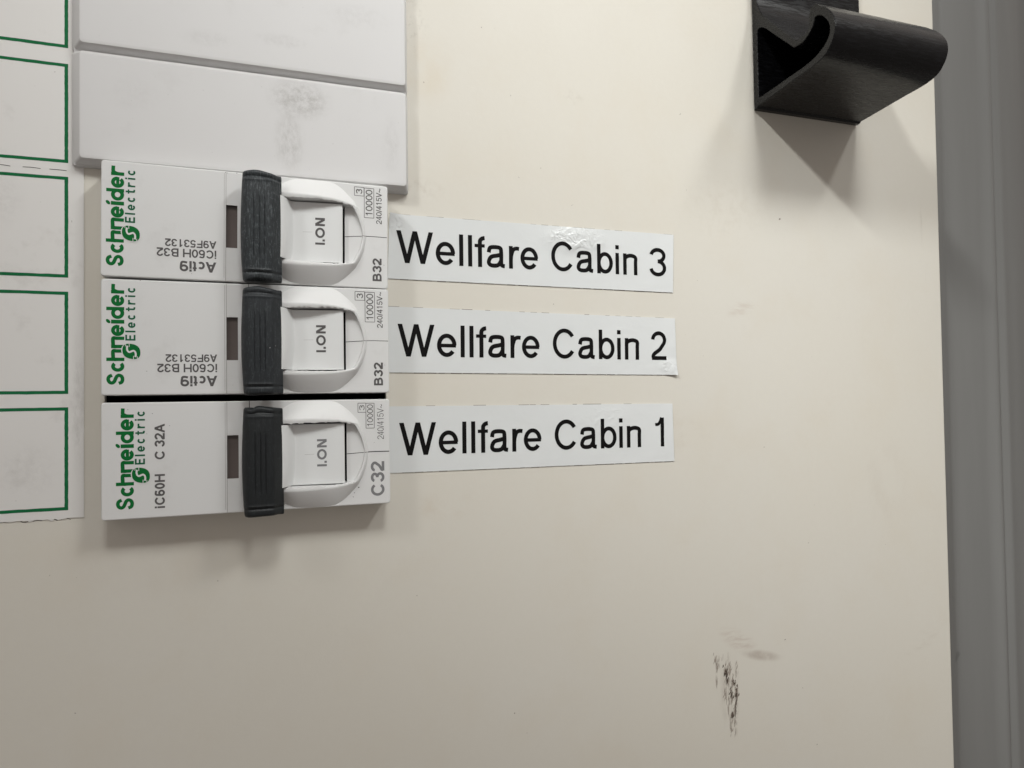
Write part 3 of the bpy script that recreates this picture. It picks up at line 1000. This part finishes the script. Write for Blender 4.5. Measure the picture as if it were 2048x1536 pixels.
COMMON = dict(sv=-.03, sw=.10)
breaker(-1.8, 29.55, math.radians(.45), 'white circuit breaker with paler scratched grey bar, in line with Wellfare Cabin 3 label',
        dict(COMMON, i=0, seed=21, ragged=.9, bar=(-9.55, 8.40), notch=0.0, worn=1.0, qr=True, mark=(-19.28, -7.6), thin=.165, code='B32', curve=(21.48, -7.92, 4.05, 1.60, .34),
             box=((16.73, 18.40, 7.10, 8.64), (18.45, 20.13, 3.30, 8.57)), volt=(2.3, 8.66), dots=((-4.3, 9.0, .07), (-4.0, 8.95, .06), (-2.6, 9.05, .07), (-9.4, -8.2, .05), (21.9, -5.0, .06), (7.5, -9.1, .04))))
breaker(-1.8, 10.87, 0.0, 'white circuit breaker in the middle, in line with Wellfare Cabin 2 label',
        dict(COMMON, i=1, seed=22, ragged=1.2, bar=(-9.40, 8.00), notch=.0, worn=.2, qr=True, mark=(-19.26, -7.6), thin=.165, code='B32', curve=(21.48, -7.92, 4.05, 1.60, .34),
             box=((16.73, 18.40, 7.10, 8.64), (18.45, 20.13, 3.30, 8.57)), volt=(2.3, 8.66), dots=((-16.1, -5.4, .06), (-17.0, 9.1, .07), (21.8, -4.3, .05), (-3.3, -7.7, .04))))
breaker(-1.8, -8.72, 0.0, 'white circuit breaker with darkest bar, below the black gap, marked C32',
        dict(COMMON, i=2, seed=23, ragged=1.6, bar=(-9.55, 8.10), notch=.42, worn=0, qr=False, mark=(-17.95, -7.7), thin=.12, code='C32', curve=(21.55, -7.80, 6.05, 2.38, .46),
             box=((17.05, 18.42, 6.95, 8.57), (18.42, 19.86, 4.15, 8.53)), volt=(2.15, 8.30), sw=.16,
             dots=((16.85, -4.5 - .1, .09), (17.05, -6.15, .13), (16.3, -7.05, .08), (16.1, -7.75, .08), (-18.8, 8.1, .06), (-15.3, 7.4, .06), (-16.1, 4.2, .05), (-12.8, 5.4, .06), (19.8, 1.6, .05))))

# ------------------------------------------------------------------ label tapes
def tape(number, corners, base, cap, widths, curl, label):
    (tl, tr, br, bl) = corners
    cu = sum(p[0] for p in corners) / 4
    cv = sum(p[1] for p in corners) / 4
    nu, nv = 60, 14
    vs, fs = [], []
    rnd = random.Random(number)
    for side in (1, 0):
        for i in range(nu + 1):
            for j in range(nv + 1):
                f, g = i / nu, j / nv
                a = [tl[q] + (tr[q] - tl[q]) * f for q in (0, 1)]
                b = [bl[q] + (br[q] - bl[q]) * f for q in (0, 1)]
                u, v = b[0] + (a[0] - b[0]) * g, b[1] + (a[1] - b[1]) * g
                z = .02 + .14 * side
                if curl == 'tl':
                    d = math.hypot(f * 61, (1 - g) * 12.5)
                    z += max(0, 1 - d / 3.2) ** 2 * 1.0
                if curl == 'br':
                    d = math.hypot((1 - f) * 61, g * 12.5)
                    z += max(0, 1 - d / 3.6) ** 2 * .55
                vs.append((u - cu, v - cv, z))
    st = nv + 1
    off = (nu + 1) * st
    for i in range(nu):
        for j in range(nv):
            q = (i * st + j, (i + 1) * st + j, (i + 1) * st + j + 1, i * st + j + 1)
            fs.append(q)
            fs.append(tuple(off + x for x in q[::-1]))
    rim = [i * st for i in range(nu + 1)] + [nu * st + j for j in range(1, nv + 1)] + [i * st + nv for i in range(nu - 1, -1, -1)] + [j for j in range(nv - 1, 0, -1)]
    for p, q in zip(rim, rim[1:] + rim[:1]):
        fs.append((p, q, off + q, off + p))
    root = link('name_label', mesh('name_label', vs, fs, 40), tape_mat(WRINKLES[number]))
    root.location = P(cu, cv, 0)
    tag(root, label, 'label', 'printed name labels beside the breakers')
    pr = Print(.172)
    fn = lambda s, t: (base[0] + s * base[2] - t * base[3] - cu, base[1] + s * base[3] + t * base[2] - cv)
    for ch, a, b in widths:
        pr.char(ch, b - a, cap, .82, lambda x, y, a=a: fn(a + x, y))
    pr.build('lettering', M['black_ink'], root)
    # grime caught along the tape edges
    pr = Print(.004)
    for (p, q, inset) in ((bl, br, -.05), (tl, tr, .05), (tr, br, .0)):
        n = 26
        for i in range(n):
            if rnd.random() < (.25 if p is bl else .6):
                continue
            f0, f1 = i / n, (i + rnd.uniform(.4, 1.1)) / n
            f1 = min(1, f1)
            a = [p[c] + (q[c] - p[c]) * f0 for c in (0, 1)]
            b = [p[c] + (q[c] - p[c]) * f1 for c in (0, 1)]
            du = .05 if p is tr else 0
            pr.ribbon([(a[0] - cu + du, a[1] - cv + inset), ((a[0] + b[0]) / 2 - cu + du, (a[1] + b[1]) / 2 - cv + inset), (b[0] - cu + du, b[1] - cv + inset)], rnd.uniform(.04, .13))
    pr.build('edge_grime', M['grime'], root)['kind'] = 'stuff'
M['grime'] = plain('grime', (0.16, 0.13, 0.10, 1), 0.8, 0.2, 0.5, 400, 0)

WRINKLES = {3: ((7.5, 3.6, 9, 3.6, .85), (-29, 4.5, 2.5, 3, .5)), 2: ((29, -4.6, 3, 2.2, .6),), 1: ((14, 2.5, 8, 5, .3),)}
BODY = [('W', 0, 7.05), ('e', 7.5, 11.32), ('l', 12.17, 12.90), ('l', 13.93, 14.68), ('f', 15.22, 17.28), ('a', 17.68, 21.38), ('r', 22.25, 24.40), ('e', 24.66, 28.42), ('C', 31.26, 36.16), ('a', 36.85, 40.55), ('b', 41.50, 45.12), ('i', 45.80, 46.50), ('n', 47.52, 50.86)]
def rotated(a):
    return math.cos(a), math.sin(a)
for number, corners, x0, y0, ang, last, curl, label in (
        (3, ((21.95, 35.04), (83.0, 35.04), (82.6, 22.55), (21.5, 22.9)), 23.15, 25.95, -.10, ('3', 53.75, 57.85), 'tl', 'white printed name label reading Wellfare Cabin 3, below the blanking strip'),
        (2, ((21.5, 17.7), (82.93, 17.0), (83.15, 4.86), (21.5, 5.44)), 23.18, 8.42, -.38, ('2', 53.77, 57.45), 'br', 'white printed name label reading Wellfare Cabin 2, with a curled lower corner'),
        (1, ((21.5, -.84), (81.89, -1.23), (82.1, -13.5), (21.5, -13.15)), 23.28, -10.02, -.25, ('1', 54.3, 56.40), None, 'white printed name label reading Wellfare Cabin 1, lowest of the three labels')):
    c_, s_ = rotated(math.radians(ang))
    tape(number, corners, (x0, y0, c_, s_), 6.1, BODY + [last], curl, label)

# ------------------------------------------------------------------ black moulded handle, upper right
def handle():
    root = empty('panel_handle', (104.7, 64.7, 0))
    tag(root, 'black plastic J shaped pull handle fixed near the panel edge', 'handle')
    v_ref = 64.7
    # section: (v, z)
    top = 118.0
    arc = catmull([(91.5, 1.95), (89.15, 2.0), (87.2, 2.45), (85.6, 3.25), (84.0, 4.35), (82.6, 5.6)], 6) + [(82.3, 5.87), (74.45, 13.4), (74.30, 13.55)]
    vee = [(74.18, 13.75), (74.12, 13.95), (74.12, 15.9)]
    lip = catmull([(74.2, 16.5), (74.8, 17.2), (75.8, 17.45), (76.95, 17.46)], 6) + catmull([(78.3, 17.85), (78.7, 18.3), (78.85, 19.0), (78.7, 19.6)], 4) + \
        catmull([(76.9, 21.75), (75.4, 23.1), (73.6, 24.15), (71.9, 24.5), (70.2, 24.15), (68.75, 23.3), (67.5, 22.0), (66.75, 19.9), (66.4, 17.2), (66.2, 14.0)], 6)
    outer = [(64.75, 0.15), (top, 0.15), (top, 1.95)] + arc + vee + lip + [(65.15, 1.6), (64.75, 1.2)]
    inner = [(66.9, 1.75), (81.3, 1.75)] + catmull([(82.2, 1.9), (82.45, 2.5), (82.1, 3.4), (81.2, 4.6)], 5) + [(80.9, 4.9), (73.2, 12.7), (72.95, 12.95), (72.85, 13.3)] + \
        catmull([(72.75, 14.6), (72.85, 15.9), (73.5, 17.3), (74.4, 18.35), (75.2, 18.9), (76.0, 19.15), (76.1, 19.9), (75.5, 20.9), (74.3, 22.0), (72.6, 22.9), (70.9, 22.8), (69.5, 21.7), (68.4, 19.6), (67.8, 17.2), (67.55, 14.5)], 5) + [(66.95, 3.2)]
    L = 29.8
    bl = .25
    n, m_ = len(outer), len(inner)
    cvx = sum(p[0] for p in outer) / n
    def off(poly, d, sign):
        out = []
        N = len(poly)
        area = sum(poly[i][0] * poly[(i + 1) % N][1] - poly[(i + 1) % N][0] * poly[i][1] for i in range(N))
        sg = sign if area > 0 else -sign
        for i in range(N):
            a, b = poly[i - 1], poly[(i + 1) % N]
            dx, dy = b[0] - a[0], b[1] - a[1]
            l = math.hypot(dx, dy) or 1
            out.append((poly[i][0] - dy / l * d * sg, poly[i][1] + dx / l * d * sg))
        return out
    o_in = off(outer, .16, 1)
    i_out = off(inner, .10, -1)
    vs, fs = [], []
    def add(poly, x):
        b = len(vs)
        vs.extend([(x, p[0] - v_ref, p[1]) for p in poly])
        return b
    A = add(o_in, 0.0)
    B = add(outer, .18)
    D = add(outer, L - .2)
    E_ = add(o_in, L)
    for p, q in ((A, B), (B, D), (D, E_)):
        for i in range(n):
            j = (i + 1) % n
            fs.append((p + i, p + j, q + j, q + i))
    F = add(i_out, 0.0)
    G = add(inner, .12)
    Hh = add(inner, L - 2.5)
    for p, q in ((F, G), (G, Hh)):
        for i in range(m_):
            j = (i + 1) % m_
            fs.append((p + i, p + j, q + j, q + i))
    tri = tessellate_polygon([[Vector((p[0], p[1], 0)) for p in o_in], [Vector((p[0], p[1], 0)) for p in i_out[::-1]]])
    order = list(range(A, A + n)) + list(range(F, F + m_))[::-1]
    fs += [tuple(order[i] for i in t) for t in tri]
    for st, poly in ((E_, o_in), (Hh, inner)):
        tri = tessellate_polygon([[Vector((p[0], p[1], 0)) for p in poly]])
        fs += [tuple(st + i for i in t) for t in tri]
    link('hook_body', mesh('hook_body', vs, fs, 22), M['black_handle'], root)
handle()
